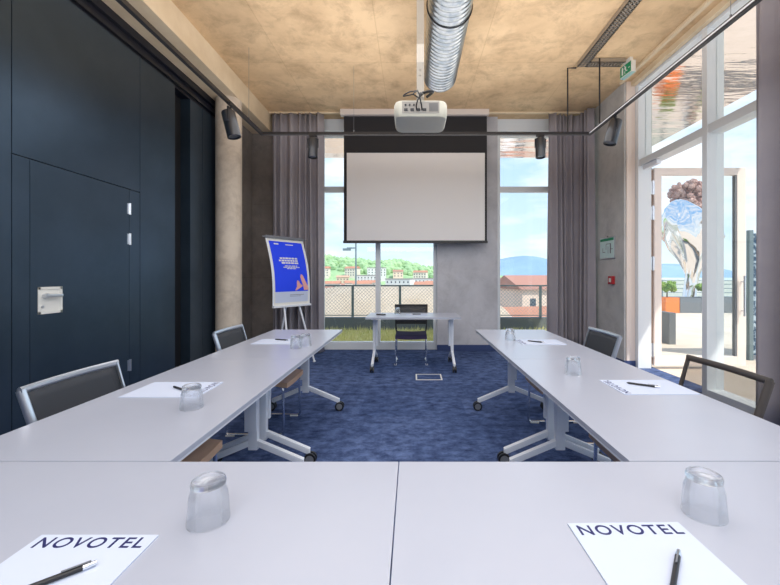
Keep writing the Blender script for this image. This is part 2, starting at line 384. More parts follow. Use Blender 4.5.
# ================================================================== CURTAINS
def curtain(name, path, z0, z1, label, amp=.068, wl=.125, seed=1, gather=1.0):
    rnd = random.Random(seed)
    P = [Vector(p).to_3d() for p in path]; seg = [(P[i + 1] - P[i]).length for i in range(len(P) - 1)]; tot = sum(seg)
    n = int(tot / wl * 14); bm = bmesh.new(); NZ = 14; cols = []
    ph = 0; phs = []
    for i in range(n + 1):
        phs.append(ph); ph += 2 * PI / 14 * (1 + .35 * math.sin(i * .11 + seed) + .2 * math.sin(i * .31))
    for i in range(n + 1):
        s_ = tot * i / n; k = 0
        while k < len(seg) - 1 and s_ > seg[k]: s_ -= seg[k]; k += 1
        d_ = (P[k + 1] - P[k]).normalized(); base = P[k] + d_ * s_; nor = Vector((-d_.y, d_.x, 0))
        col = []
        for j in range(NZ + 1):
            f = j / NZ; z = z0 + (z1 - z0) * f
            a = amp * (1.0 - .35 * f + .12 * math.sin(3 * f + i * .05))
            o_ = a * math.sin(phs[i]) + .25 * a * math.sin(2 * phs[i] + 2 * f)
            sw = .012 * math.sin(2.2 * f + i * .09 + seed)
            col.append(bm.verts.new(base + nor * o_ + d_ * sw + Vector((0, 0, z))))
        cols.append(col)
    for i in range(n):
        for j in range(NZ): bm.faces.new((cols[i][j], cols[i + 1][j], cols[i + 1][j + 1], cols[i][j + 1]))
    me = bpy.data.meshes.new(name); bm.to_mesh(me); bm.free(); me.materials.append(M['curtain'])
    for p_ in me.polygons: p_.use_smooth = True
    o = bpy.data.objects.new(name, me); COL.objects.link(o)
    so = o.modifiers.new('thick', 'SOLIDIFY'); so.thickness = .003
    return tag(o, label, 'curtain')
curtain('curtain', [(-2.33, 6.42), (-1.47, 6.42)], .012, 3.972, 'grey floor-length curtain left of the back window behind the flip chart', seed=1, amp=.075, wl=.12)
curtain('curtain', [(2.24, 6.34), (2.50, 6.45), (2.72, 6.45), (2.82, 6.35), (2.86, 6.14)], .012, 3.96, 'grey floor-length curtain gathered in the back right corner', seed=5)
curtain('curtain', [(2.965, 3.335), (2.98, 2.35)], .012, 3.96, 'grey curtain at the right edge beside the side glazing', seed=3, amp=.085, wl=.17)

# ================================================================== TABLES
def make_leg(parent, y, mirror=1):
    q = MB()
    q.box(-.030, .030, y - .020, y + .020, .17, .69, .008)
    q.box(-.13, .13, y - .03, y + .03, .675, .704, .004)
    for s in (-1, 1):
        a_ = Vector((s * .02, y, .215)); b_ = Vector((s * .315, y, .092)); dd = b_ - a_
        mt = Matrix.Translation((a_ + b_) / 2) @ Matrix.Rotation(-math.atan2(dd.z, dd.x), 4, 'Y')
        q.box(-dd.length / 2, dd.length / 2, -.017, .017, -.019, .019, .006, mt)
        q.cyl((s * .31, y, .07), (s * .31, y, .10), .012)
    lg = q.build('leg', 'silver', parent, smooth=True)
    q = MB(); q.box(-.038, .038, y + mirror * .022, y + mirror * .052, .30, .66, .006); q.build('fold_sleeve', 'silver', lg, smooth=True)
    for s in (-1, 1):
        q = MB(); c = Vector((s * .322, y, .041))
        for e in (-1, 1):
            q.cyl(c + Vector((0, e * .008, 0)), c + Vector((0, e * .024, 0)), .041, n=24)
        q.cyl(c + Vector((0, -.012, 0)), c + Vector((0, .012, 0)), .016, n=16); q.cyl(c + Vector((-s * .012, 0, .02)), c + Vector((-s * .012, 0, .058)), .011, n=12)
        cs = q.build('caster', 'black', lg, smooth=True)
        for e in (-1, 1): q = MB(); q.cyl(c + Vector((0, e * .0235, 0)), c + Vector((0, e * .0265, 0)), .028, n=20); q.build('hub_cap', 'grey_plastic', cs, smooth=True)
def make_table(length, width, legs, loc, rz, label, group, dx=0.0):
    t = thing('folding_table', label, 'table', loc, rz, group)
    g = .0012
    q = MB(); q.box(-width / 2 + g, width / 2 - g, -length / 2 + g, length / 2 - g, .712, .730, .002); q.build('tabletop', 'table', t)
    q = MB(); q.box(-width / 2 + g + .001, width / 2 - g - .001, -length / 2 + g + .001, length / 2 - g - .001, .704, .712); q.build('edge_band', 'table_edge', t)
    e = bpy.data.objects.new('leg_frame', None)
    q = MB(); q.box(-.03 + dx, .03 + dx, -length / 2 + legs[0], length / 2 - legs[1], .675, .704, .003); q.build('underframe', 'silver', t)
    for y, mr in ((-length / 2 + legs[0], 1), (length / 2 - legs[1], -1)):
        before = set(bpy.data.objects)
        make_leg(t, y, mr)
        for o in set(bpy.data.objects) - before:
            if o.parent == t: o.location.x = dx
    bpy.data.objects.remove(e)
    return t
G = 'white folding meeting tables'
LX = -1.064; RX = .99
make_table(1.4, .7, (.12, .075), (LX, 1.84, 0), 0, 'near white folding table on the left, alongside the black wall door', G, dx=.05)
make_table(1.4, .7, (.075, .27), (LX, 3.24, 0), 0, 'far white folding table on the left side of the U, nearest the flip chart', G, dx=.05)
make_table(1.4, .7, (.12, .075), (RX, 1.84, 0), 0, 'near white folding table on the right side of the U, beside the open terrace door', G, dx=-.05)
make_table(1.4, .7, (.075, .27), (RX, 3.24, 0), 0, 'far white folding table on the right side of the U, towards the corner curtain', G, dx=-.05)
make_table(1.4, .7, (.10, .10), (-.74, .787, 0), R(90), 'white folding table across the front left of the picture, holding the large left glass', G)
make_table(1.4, .7, (.10, .10), (.66, .787, 0), R(90), 'white folding table across the front right of the picture, holding the large right glass', G)
make_table(1.27, .66, (.09, .09), (.01, 5.42, 0), R(90), 'small white presenter desk on casters alone under the projection screen', G)

# ================================================================== CHAIRS
def rounded(pts, r=.03, k=5):
    P = [Vector(p) for p in pts]; out = [P[0]]
    for i in range(1, len(P) - 1):
        a = (P[i - 1] - P[i]); c = (P[i + 1] - P[i]); ra = min(r, a.length / 2.1, c.length / 2.1)
        A = P[i] + a.normalized() * ra; C_ = P[i] + c.normalized() * ra
        for j in range(k + 1):
            f = j / k; out.append(A * (1 - f) ** 2 + P[i] * 2 * f * (1 - f) + C_ * f ** 2)
    out.append(P[-1]); return out
def make_chair(label, loc, rz, seat='wood', cloth='meshcloth', frame='satin'):
    t = thing('mesh_back_chair', label, 'chair', loc, rz, 'mesh-back sled chairs around the tables')
    # seat shell: curved slab
    bm = bmesh.new(); nx, ny = 10, 12; V = {}
    for s in (0, 1):
        for i in range(nx + 1):
            for j in range(ny + 1):
                u = i / nx * 2 - 1; v = j / ny
                x = u * .225; y = -.20 + v * .45
                z = .432 + .010 * u * u - .028 * max(0, v - .8) ** 1 * 5 * .6 - .008 * math.sin(v * PI) - (.042 if s else 0)
                if abs(u) > .99 or v in (0, 1): z -= 0 if s else .004
                V[s, i, j] = bm.verts.new((x, y, z))
    for s in (0, 1):
        for i in range(nx):
            for j in range(ny): bm.faces.new((V[s, i, j], V[s, i + 1, j], V[s, i + 1, j + 1], V[s, i, j + 1]))
    for i in range(nx):
        for j in (0, ny): bm.faces.new((V[0, i, j], V[0, i + 1, j], V[1, i + 1, j], V[1, i, j]))
    for j in range(ny):
        for i in (0, nx): bm.faces.new((V[0, i, j], V[0, i, j + 1], V[1, i, j + 1], V[1, i, j]))
    q = MB(); q.bm.free(); q.bm = bm; q.build('seat', seat, t, smooth=True)
    for s in (-1, 1):
        q = MB()
        q.tube(rounded([(s * .20, .16, .388), (s * .215, .215, .385), (s * .225, .225, .013), (s * .225, -.24, .013), (s * .222, -.17, .388), (s * .20, -.10, .388)], .03), .0105, 10)
        lg = q.build('leg', 'chrome', t, smooth=True)
        for y in (.17, -.20):
            q = MB(); q.box(s * .225 - .016, s * .225 + .016, y - .035, y + .035, .001, .012, .002); q.build('foot_glide', 'white', lg)
    q = MB(); q.tube([(-.2, .12, .386), (.2, .12, .386)], .010); q.tube([(-.2, -.12, .386), (.2, -.12, .386)], .010); q.tube([(-.2, -.12, .386), (-.2, .12, .386)], .008); q.tube([(.2, -.12, .386), (.2, .12, .386)], .008); q.build('seat_frame', 'chrome', t, smooth=True)
    # back: flat tube frame, slightly raked and curved
    def bp_(x, z):
        f = (z - .44) / .38
        return Vector((x, -.20 - .12 * f - .018 * (1 - (x / .25) ** 2), z))
    q = MB()
    for s in (-1, 1):
        pts = [Vector((s * .210, -.165, .39)), Vector((s * .228, -.195, .45))] + [bp_(s * (.236 + .012 * k / 5), .50 + .32 * k / 5) for k in range(6)]
        q.tube(pts, .012, 10, flat=(.009, .017))
    q.tube([bp_(-.255 + .51 * k / 10, .818) for k in range(11)], .012, 10, flat=(.010, .017))
    q.tube([bp_(-.24 + .48 * k / 10, .545) for k in range(11)], .010, 10, flat=(.008, .010))
    q.build('back_frame', frame, t, smooth=True)
    bm = bmesh.new(); V = {}
    for i in range(11):
        for j in range(7):
            x = -.235 + .47 * i / 10; z = .55 + .258 * j / 6; V[i, j] = bm.verts.new(bp_(x, z))
    for i in range(10):
        for j in range(6): bm.faces.new((V[i, j], V[i + 1, j], V[i + 1, j + 1], V[i, j + 1]))
    q = MB(); q.bm.free(); q.bm = bm; bk = q.build('backrest', cloth, t, smooth=True)
    so = bk.modifiers.new('thick', 'SOLIDIFY'); so.thickness = .003
    return t
make_chair('mesh-back chair pushed under the near left table in front of the black door', (-1.24, 1.785, 0), R(-90))
make_chair('mesh-back chair pushed under the far left table beside the concrete column', (-1.25, 3.30, 0), R(-90))
make_chair('mesh-back chair with dark frame at the near right table, terrace seen through its back', (1.23, 1.92, 0), R(90), cloth='meshcloth_open', frame='dark_frame')
make_chair('mesh-back chair pushed under the far right table beside the sunlit jamb', (1.23, 3.13, 0), R(90))
make_chair('black mesh-back chair with purple seat behind the presenter desk', (-.02, 5.72, 0), R(180), seat='purple', frame='black')

# ================================================================== TABLEWARE
def glass_mix(name, see, rough=.0):
    m = bpy.data.materials.new(name); m.use_nodes = True
    t = m.node_tree; t.nodes.clear()
    g = N('ShaderNodeBsdfGlass', t); g.inputs['IOR'].default_value = 1.42; g.inputs['Roughness'].default_value = rough; g.inputs[0].default_value = (.98, .99, 1, 1)
    tr = N('ShaderNodeBsdfTransparent', t); tr.inputs[0].default_value = (.99, .995, 1, 1)
    ms = N('ShaderNodeMixShader', t); ms.inputs[0].default_value = see; o = N('ShaderNodeOutputMaterial', t)
    t.links.new(g.outputs[0], ms.inputs[1]); t.links.new(tr.outputs[0], ms.inputs[2]); t.links.new(ms.outputs[0], o.inputs[0])
    return m
M['tumbler'] = glass_mix('tumbler_glass', .45)
M['tumbler_base'] = glass_mix('tumbler_base_glass', .35)
def make_glass(label, x, y, z=.7302):
    t = thing('tumbler', label, 'glass', (x, y, z), 0, 'clear tumblers standing upside down')
    q = MB(); prof = [(.0440, 0), (.0445, .002), (.0415, .040), (.0400, .060), (.0385, .064), (.0345, .078), (.0345, .080), (.0325, .0795), (.0365, .063), (.0385, .058), (.0400, .038), (.0422, .002)]
    q.lathe(prof, 40, closed=True); q.build('bowl', 'tumbler', t, smooth=True)
    q = MB(); q.lathe([(.0325, .0795), (.036, .081), (.0365, .086), (.035, .092), (.032, .0945), (.028, .0935), (.022, .090), (.0, .089)], 40); q.build('base', 'tumbler_base', t, smooth=True)
    return t
make_glass('large clear upside-down tumbler above the front left notepad', -.4555, .862)
make_glass('large clear upside-down tumbler above the front right notepad', .668, .885)
make_glass('clear upside-down tumbler by the notepad on the near left table', -.915, 1.60)
make_glass('left one of two clear upside-down tumblers together on the far left table', -.885, 2.93)
make_glass('right one of two clear upside-down tumblers together on the far left table', -.835, 3.02)
make_glass('clear upside-down tumbler on the near right table left of the notepad', .895, 2.15)
make_glass('clear upside-down tumbler on the far right table near its inner corner', .835, 3.30)
make_glass('small clear tumbler on the presenter desk under the screen', -.215, 5.52)

def make_pad(label, x, y, rz, w_=.245, h_=.35, txt=True, z=.7302):
    t = thing('notepad', label, 'notepad', (x, y, z), rz, 'printed white notepads')
    q = MB(); q.box(-w_ / 2, w_ / 2, -h_ / 2, h_ / 2, 0, .003); q.build('paper_sheets', 'paper', t)
    if txt: text_obj('NOVOTEL', .043, 'ink', t, Matrix.Translation((0, h_ / 2 - .026, .0033)), wide=1.0, spacing=1.18)
    return t
def make_pen(label, x0, y0, x1, y1, z=.7335, L_=.142):
    a = math.atan2(y1 - y0, x1 - x0)
    t = thing('ballpoint_pen', label, 'pen', (x0, y0, z + .0055), a, 'black ballpoint pens')
    q = MB(); q.cyl((.012, 0, 0), (L_ * .93, 0, 0), .0050, .0048, 12); q.cyl((L_ * .93, 0, 0), (L_, 0, 0), .0046, .001, 12); q.build('barrel', 'black', t, smooth=True)
    q = MB(); q.cyl((0, 0, 0), (.012, 0, 0), .0040, .0052, 12); q.cyl((.012, 0, 0), (.020, 0, 0), .0054, .0054, 12); q.build('cap_ring', 'chrome', t, smooth=True)
    q = MB(); q.box(.008, .050, -.0015, .0015, .0062, .0080, .0006); q.box(.008, .013, -.0015, .0015, .003, .0075); q.build('clip', 'grey_plastic', t)
make_pad('large notepad at the front left corner of the picture with blue hotel lettering', -.655, .635, 0)
make_pad('large notepad at the front right of the picture with blue hotel lettering', .466, .675, R(1))
make_pad('notepad on the near left table beside a single tumbler', -1.145, 1.855, R(-90))
make_pad('notepad on the far left table beside two tumblers', -1.12, 3.21, R(-90))
make_pad('notepad on the near right table in front of the see-through chair', 1.15, 1.895, R(90))
make_pad('notepad on the far right table near the corner curtain', 1.05, 3.18, R(90))
make_pen('black pen on the front left notepad', -.592, .724, -.672, .655)
make_pen('black pen with clip on the front right notepad', .520, .754, .432, .645)
make_pen('black pen on the near left table notepad', -1.045, 1.80, -1.20, 1.90)
make_pen('black pen on the far left table notepad', -1.04, 3.23, -1.16, 3.28)
make_pen('black pen on the near right table notepad', 1.195, 1.865, 1.064, 1.955)
make_pen('black pen on the far right table notepad', 1.067, 3.12, .953, 3.21)
make_pad('small plain sheet on the presenter desk below the screen', .06, 5.42, 0, .30, .21, False)
make_pen('pen on the small sheet of the presenter desk', -.02, 5.42, .10, 5.44)
t = thing('remote_control', 'small dark remote control at the left end of the presenter desk', 'remote', (-.44, 5.40, .7302), R(70))
q = MB(); q.box(-.02, .02, -.065, .065, 0, .016, .005); q.build('body', 'black', t)
q = MB(); [q.cyl((i * .01, -.04 + j * .02, .016), (i * .01, -.04 + j * .02, .018), .003, n=8) for i in (-1, 0, 1) for j in range(5)]; q.build('buttons', 'white', t)

# ================================================================== PROJECTION SCREEN, PROJECTOR, DUCT
t = thing('projection_screen', 'pull-down projection screen with black border hanging before the back window', 'projection screen', (.05, 6.33, 0))
q = MB(); q.box(-1.23, 1.20, -.05, .05, 3.905, 3.998, .008); q.build('housing', 'housing', t)
q = MB(); q.box(-1.18, 1.175, .020, .026, 1.85, 3.905); q.build('black_backing', 'screen_black', t)
q = MB(); q.box(-1.13, 1.14, .016, .020, 1.86, 3.30); q.build('projection_surface', 'screen', t)
q = MB(); q.box(-1.19, 1.185, .004, .040, 1.815, 1.855, .006); q.build('bottom_bar', 'black', t)

t = thing('projector', 'white projector with rounded corners hung from the ceiling, cables at its back', 'projector', (.06, 2.97, 2.43))
def rrect(x0, x1, y0, y1, r, k=6):
    pts = []
    for cx, cy, a0 in ((x1 - r, y0 + r, -90), (x1 - r, y1 - r, 0), (x0 + r, y1 - r, 90), (x0 + r, y0 + r, 180)):
        for j in range(k + 1):
            a = R(a0 + 90 * j / k); pts.append((cx + r * math.cos(a), cy + r * math.sin(a)))
    return pts
bm = bmesh.new(); rings = []
for (ins, z) in ((.030, 0), (.010, .008), (0, .03), (0, .10), (.008, .122), (.03, .132)):
    rings.append([bm.verts.new((p[0], p[1], z)) for p in rrect(-.195 + ins, .195 - ins, -.17 + ins, .17 - ins, .055)])
for A, B in zip(rings, rings[1:]):
    for j in range(len(A)): bm.faces.new((A[j], A[(j + 1) % len(A)], B[(j + 1) % len(A)], B[j]))
bm.faces.new(rings[0][::-1]); bm.faces.new(rings[-1])
q = MB(); q.bm.free(); q.bm = bm; body = q.build('housing', 'cream', t, smooth=True)
q = MB(); q.box(-.135, .135, -.1725, -.168, .028, .112, .001); q.build('port_panel', mat('port_panel', (.36, .33, .29), .5), body)
q = MB(); q.box(.06, .125, -.175, -.171, .04, .10); [q.box(.062 + .0, .123, -.177, -.174, .044 + .008 * i, .048 + .008 * i) for i in range(7)]; q.build('fan_grille', mat('grille', (.22, .21, .20), .5), body)
q = MB(); [q.box(-.12 + .045 * i, -.095 + .045 * i, -.178, -.171, .042, .060, .001) for i in range(4)]; [q.cyl((-.11 + .03 * i, -.178, .085), (-.11 + .03 * i, -.17, .085), .007, n=12) for i in range(3)]; q.build('port', 'black', body)
q = MB()
q.tube(rounded([(-.03, -.178, .05), (-.035, -.24, .06), (.0, -.25, .14), (.02, -.12, .19), (.0, -.02, .22)], .04), .005, 8)
q.tube(rounded([(.01, -.178, .05), (.0, -.25, .07), (-.02, -.24, .16), (-.06, -.10, .20), (.0, -.02, .20)], .04), .005, 8)
q.tube(rounded([(-.02, -.05, .25), (-.09, -.15, .19), (-.14, -.12, .17), (-.05, -.18, .16)], .03), .005, 8)
q.tube(rounded([(.0, -.06, .22), (.06, -.14, .20), (.10, -.10, .22), (.05, -.03, .21)], .03), .011, 8)
q.build('cable', 'black', t, smooth=True)
q = MB(); q.box(-.028, .028, -.028, .028, .15, 1.57, .004); q.box(-.05, .05, -.05, .05, 1.555, 1.57); q.box(-.08, .08, -.08, .08, .132, .15, .003)
for z in (.38, .42, .66, .70): q.cyl((0, -.034, z), (0, -.028, z), .006, n=8)
q.build('ceiling_pole', 'beige_pole', t)

t = thing('ventilation_duct', 'galvanised spiral ventilation duct running along the ceiling', 'duct', (.335, 0, 3.715))
bm = bmesh.new(); n = 56; r0 = .197; Y0, Y1 = .3, 4.72; pitch = .062; step = pitch / 8; k = int((Y1 - Y0) / step); prev = None; first = None
for i in range(k + 1):
    y = Y0 + i * step; ring = []
    for j in range(n):
        a = 2 * PI * j / n; ph = (y / pitch + j / n) % 1.0
        rr = r0 - .010 * max(0, math.cos(2 * PI * ph)) ** 1.0 + .003
        ring.append(bm.verts.new((rr * math.cos(a), y, rr * math.sin(a))))
    if prev:
        for j in range(n): bm.faces.new((prev[j], prev[(j + 1) % n], ring[(j + 1) % n], ring[j]))
    else: first = ring
    prev = ring
bm.faces.new(first)
q = MB(); q.bm.free(); q.bm = bm; q.build('duct_tube', 'galv', t, smooth=True)
for y in (1.2, 3.48):
    bm = MB()
    pts = [(.203 * math.cos(a), y, .203 * math.sin(a)) for a in [2 * PI * i / 40 for i in range(40)]]
    bm.tube(pts, .006, 6, closed=True, flat=(.008, .004)); bm.cyl((0, y, .2), (0, y, .284), .005, n=8); bm.build('hanger_strap', 'black', t)
q = MB(); q.tube([(.19, 3.3, .10), (.20, 3.7, .09), (.195, 4.2, .09), (.2, 4.65, .08)], .008, 8); q.build('clipped_cable', 'black', t)

# ================================================================== LIGHTING TRACK AND SPOTS
ZR = 3.12
t = thing('lighting_track', 'black U-shaped lighting track hung below the ceiling on thin wires', 'light track', (0, 0, ZR))
q = MB(); q.box(-1.968, -1.932, -2.5, 4.982, -.018, .018); q.box(2.282, 2.318, -2.5, 4.982, -.018, .018); q.box(-1.968, 2.318, 4.982, 5.018, -.018, .018); q.build('rail', 'black', t)
q = MB(); q.box(2.278, 2.2815, -2.5, 4.98, -.006, .006); q.build('conductor_strip', 'silver', t)
for (x, y) in ((-2.0 + .05, .6), (-1.95, 4.6), (2.3, .6), (2.3, 2.79), (-.76, 5.0)):
    q = MB(); q.cyl((x, y, .018), (x, y, (3.71 if x < -2 else 4.0) - ZR), .0016, n=6); q.cyl((x, y, .015), (x, y, .045), .007, n=8); q.build('suspension_wire', 'grey_plastic', t)
q = MB(); q.tube([(2.12, 5.0, .018), (2.01, 5.0, .018), (2.01, 5.0, .85), (2.12, 5.0, .85)][1:], .010, 8); q.build('power_conduit', 'black', t)
q = MB(); q.tube([(2.3, 4.745, .018), (2.3, 4.745, .83)], .010, 8); q.build('power_conduit', 'black', t)
def spot(label, x, y, tilt, az, scale=1.0, drop=0):
    t = thing('track_spotlight', label, 'spotlight', (x, y, ZR - .018), az, 'black track spotlights')
    q = MB(); q.box(-.017, .017, -.05, .05, -.022, 0, .003); q.cyl((0, 0, -.022), (0, 0, -.05), .009, n=10); q.box(-.008, .008, -.072, .072, -.058, -.048); q.box(-.008, .008, .066, .072, -.165 - drop, -.05); q.box(-.008, .008, -.072, -.066, -.165 - drop, -.05)
    q.build('bracket', 'black', t)
    mt = Matrix.Translation((0, 0, -.155 - drop)) @ Matrix.Rotation(tilt, 4, 'Y') @ Matrix.Diagonal((scale, scale, scale, 1))
    def tr(o): o.matrix_local = mt; return o
    q = MB(); q.lathe([(.05, .115), (.058, .11), (.062, .10), (.062, -.14), (.054, -.14), (.050, -.10)], 28); q.cyl((0, -.072, 0), (0, .072, 0), .010, n=12)
    o = tr(q.build('lamp_body', mat('spot_black', (.016, .021, .030), .3, spec=.8), t, smooth=True))
    q = MB(); q.cyl((0, 0, -.125), (0, 0, -.115), .050, n=28); q.build('lens', mat('lens', (.55, .58, .60), .15, metal=.6), o)
    return t
spot('black spotlight on the left rail in front of the concrete column', -1.93, 4.10, R(-14), R(0), 1.12, .045)
spot('black spotlight on the cross rail in front of the left curtain', -1.29, 5.0, R(4), R(90))
spot('black spotlight on the cross rail in front of the narrow back window', 1.655, 5.0, R(4), R(90))
spot('black spotlight on the right rail in front of the concrete wall', 2.31, 4.44, R(16), R(0), 1.12)

# cable tray on the ceiling and exit sign
t = thing('cable_tray', 'perforated metal cable tray under the ceiling leading to the exit sign', 'cable tray', (2.16, 0, 3.944))
def tray(x0, x1, y0, y1):
    q = MB()
    if y1 - y0 > x1 - x0:
        q.box(x0, x0 + .004, y0, y1, 0, .05); q.box(x1 - .004, x1, y0, y1, 0, .05)
        y = y0
        while y < y1: q.box(x0, x1, y, y + .022, 0, .003); y += .04
        q.box(x0, x0 + .025, y0, y1, 0, .003); q.box(x1 - .025, x1, y0, y1, 0, .003); q.box((x0 + x1) / 2 - .008, (x0 + x1) / 2 + .008, y0, y1, 0, .003)
    else:
        q.box(x0, x1, y0, y0 + .004, 0, .05); q.box(x0, x1, y1 - .004, y1, 0, .05)
        x = x0
        while x < x1: q.box(x, x + .022, y0, y1, 0, .003); x += .04
        q.box(x0, x1, y0, y0 + .02, 0, .003); q.box(x0, x1, y1 - .02, y1, 0, .003)
    return q
tray(-.06, .06, -2.5, 4.93).build('tray_run', 'tray', t); tray(.062, .50, 4.81, 4.93).build('branch_run', 'tray', t)
t = thing('exit_sign', 'small green and white emergency exit sign at the end of the cable tray', 'exit sign', (2.71, 4.86, 3.80), R(8))
q = MB(); q.box(-.03, .03, -.105, .105, 0, .145, .006); q.box(-.02, .02, -.07, .07, .145, .2); q.build('sign_box', 'white', t)
q = MB(); q.box(-.032, -.030, -.097, .097, .010, .135); g_ = q.build('sign_face', 'green', t)
q = MB(); x0 = -.0325
def bar(y0, z0, y1, z1, w_=.009):
    k = .68; y0 *= k; y1 *= k
    d_ = Vector((0, y1 - y0, z1 - z0)); mt = Matrix.Translation((x0, (y0 + y1) / 2, (z0 + z1) / 2)) @ Matrix.Rotation(math.atan2(d_.z, d_.y), 4, 'X')
    q.box(-.001, .001, -d_.length / 2, d_.length / 2, -w_ / 2, w_ / 2, 0, mt)
q.cyl((x0 - .001, .012, .118), (x0 + .001, .012, .118), .010, n=14)
bar(.01, .105, -.01, .07, .018); bar(-.01, .07, .02, .045); bar(.02, .045, .01, .022); bar(-.01, .07, -.035, .045); bar(-.035, .045, -.055, .05); bar(.01, .10, .04, .085); bar(.01, .10, -.025, .095)
bar(.08, .025, .08, .12, .026); bar(-.12, .07, -.075, .07, .008)
q.build('running_figure', 'white', g_)
q = MB(); q.box(-.03, .03, -.10, .10, -.004, 0); q.build('diffuser', 'teal', t)

# wall items on the right concrete
t = thing('evacuation_plan', 'framed evacuation plan with green heading on the right concrete wall', 'notice', (2.9695, 5.87, 1.70))
q = MB(); q.box(-.014, 0, -.22, .22, -.165, .165, .002); q.build('frame', 'steel', t)
q = MB(); q.box(-.016, -.014, -.205, .205, -.15, .15); sh = q.build('sheet', mat('plan_sheet', (.62, .80, .78), .5), t)
q = MB(); q.box(-.0172, -.016, -.20, .20, .108, .145); q.build('heading_band', 'green', sh)
q = MB()
for a_ in ((-.12, -.08, -.10, .06), (-.12, .06, .02, .06), (.02, -.02, .02, .06), (-.04, -.08, -.04, .02), (.05, -.06, .12, -.06), (.12, -.06, .12, .0), (-.17, -.02, -.13, -.02)):
    q.box(-.0172, -.016, min(a_[0], a_[2]) - .004, max(a_[0], a_[2]) + .004, min(a_[1], a_[3]) - .004, max(a_[1], a_[3]) + .004)
q.build('plan_drawing', 'grey_plastic', sh)
q = MB(); q.cyl((-.01, 0, .175), (0, 0, .175), .012, n=12); q.build('hanger', 'grey_plastic', t)
t = thing('fire_alarm_button', 'red fire alarm call point on the right concrete wall below the plan', 'fire alarm', (2.9695, 5.72, 1.215))
q = MB(); q.box(-.045, 0, -.06, .06, -.06, .06, .008); q.build('casing', 'red', t)
q = MB(); q.box(-.047, -.044, -.03, .03, -.03, .03, .003); q.build('press_plate', 'white', t)

# floor box
t = thing('floor_socket_box', 'white-rimmed floor socket flush in the blue carpet before the presenter desk', 'floor socket', (.205, 4.87, 0))
q = MB(); q.box(-.165, .165, -.14, -.122, 0, .004); q.box(-.165, .165, .122, .14, 0, .004); q.box(-.165, -.147, -.122, .122, 0, .004); q.box(.147, .165, -.122, .122, 0, .004); q.build('rim', 'white', t)
q = MB(); q.box(-.147, .147, -.122, .122, 0, .002); q.build('lid', 'carpet', t)

# ================================================================== FLIP CHART
A_ = Vector((-1.91, 5.33, 0)); B_ = Vector((-1.56, 5.88, 0)); ang = math.atan2((B_ - A_).y, (B_ - A_).x); mid = (A_ + B_) / 2; W = (B_ - A_).length
t = thing('flip_chart', 'flip chart easel showing a blue poster with a pink emblem before the curtain', 'flip chart', (mid.x, mid.y, 0), ang)
# local x along board, local -y faces the room
def bz(v): return .86 + .96 * v
def byv(v): return .02 + .16 * v - .06 * math.sin(v * PI)     # leaning back and bowed
def sheet(name, x0, x1, v0, v1, off, m, parent, th=.003, n=16):
    bm = bmesh.new(); F = []; Bk = []
    for i in range(n + 1):
        v = v0 + (v1 - v0) * i / n
        F.append((bm.verts.new((x0, byv(v) - off, bz(v))), bm.verts.new((x1, byv(v) - off, bz(v)))))
        Bk.append((bm.verts.new((x0, byv(v) - off + th, bz(v))), bm.verts.new((x1, byv(v) - off + th, bz(v)))))
    for i in range(n):
        bm.faces.new((F[i][0], F[i][1], F[i + 1][1], F[i + 1][0])); bm.faces.new((Bk[i][0], Bk[i + 1][0], Bk[i + 1][1], Bk[i][1]))
        for k_ in (0, 1): bm.faces.new((F[i][k_], F[i + 1][k_], Bk[i + 1][k_], Bk[i][k_]))
    bm.faces.new((F[0][0], Bk[0][0], Bk[0][1], F[0][1])); bm.faces.new((F[n][0], F[n][1], Bk[n][1], Bk[n][0]))
    q = MB(); q.bm.free(); q.bm = bm; return q.build(name, m, parent)
board = sheet('board', -W / 2, W / 2, 0, 1, 0, 'white', t, .014)
poster = sheet('poster', -W / 2 + .03, W / 2 - .03, .04, .955, .002, 'paper', board, .002)
sheet('poster_field', -W / 2 + .03, W / 2 - .03, .20, .955, .0035, 'blue_poster', poster, .0015)
for (v, x0, x1, hh) in ((.70, -.17, .17, .012), (.665, -.19, .17, .012), (.63, -.15, .15, .012), (.585, -.10, .12, .006), (.565, -.13, .16, .006), (.545, -.07, .09, .006)):
    x = x0
    while x < x1 - .02:
        l = random.uniform(.03, .07); sheet('print_line', x, min(x + l, x1), v - hh, v + hh, .0048, 'white', poster, .001, 2); x += l + .010
    # the three heading and three small lines are too small to read in the photo
sheet('print_line', -.22, -.14, .905, .925, .0048, 'white', poster, .001, 2); sheet('print_line', -.02, .12, .905, .918, .0048, 'white', poster, .001, 2)
sheet('print_line', -.04, .22, .145, .152, .0035, 'grey_plastic', poster, .001, 2); sheet('print_line', -.04, .16, .125, .130, .0035, 'grey_plastic', poster, .001, 2)
# pink A-like emblem: bevelled slanted bar and leaf
def emb(poly, name):
    bm = bmesh.new(); bm.faces.new([bm.verts.new((x, 0, v)) for (x, v) in poly])
    bmesh.ops.triangulate(bm, faces=bm.faces[:]); bmesh.ops.subdivide_edges(bm, edges=bm.edges[:], cuts=7, use_grid_fill=True)
    g = bmesh.ops.solidify(bm, geom=bm.faces[:], thickness=.0008)
    for v in bm.verts: v.co = Vector((v.co.x, byv(v.co.z) - .0062 + v.co.y, bz(v.co.z)))
    q = MB(); q.bm.free(); q.bm = bm; q.build(name, 'pink', poster)
emb([(.215, .215), (.305, .215), (.30, .26), (.20, .45), (.17, .46), (.155, .42), (.17, .37), (.205, .28)], 'emblem_bar')
emb([(.05, .215), (.08, .215), (.19, .275), (.185, .30), (.155, .28), (.13, .35), (.10, .37), (.085, .34), (.085, .27)], 'emblem_leaf')
for s in (-1, 1):
    bm = MB(); bm.tube([(s * W / 2, byv(i / 12) + .004, bz(i / 12)) for i in range(13)], .010, 8); bm.build('side_rail', 'silver', t, smooth=True)
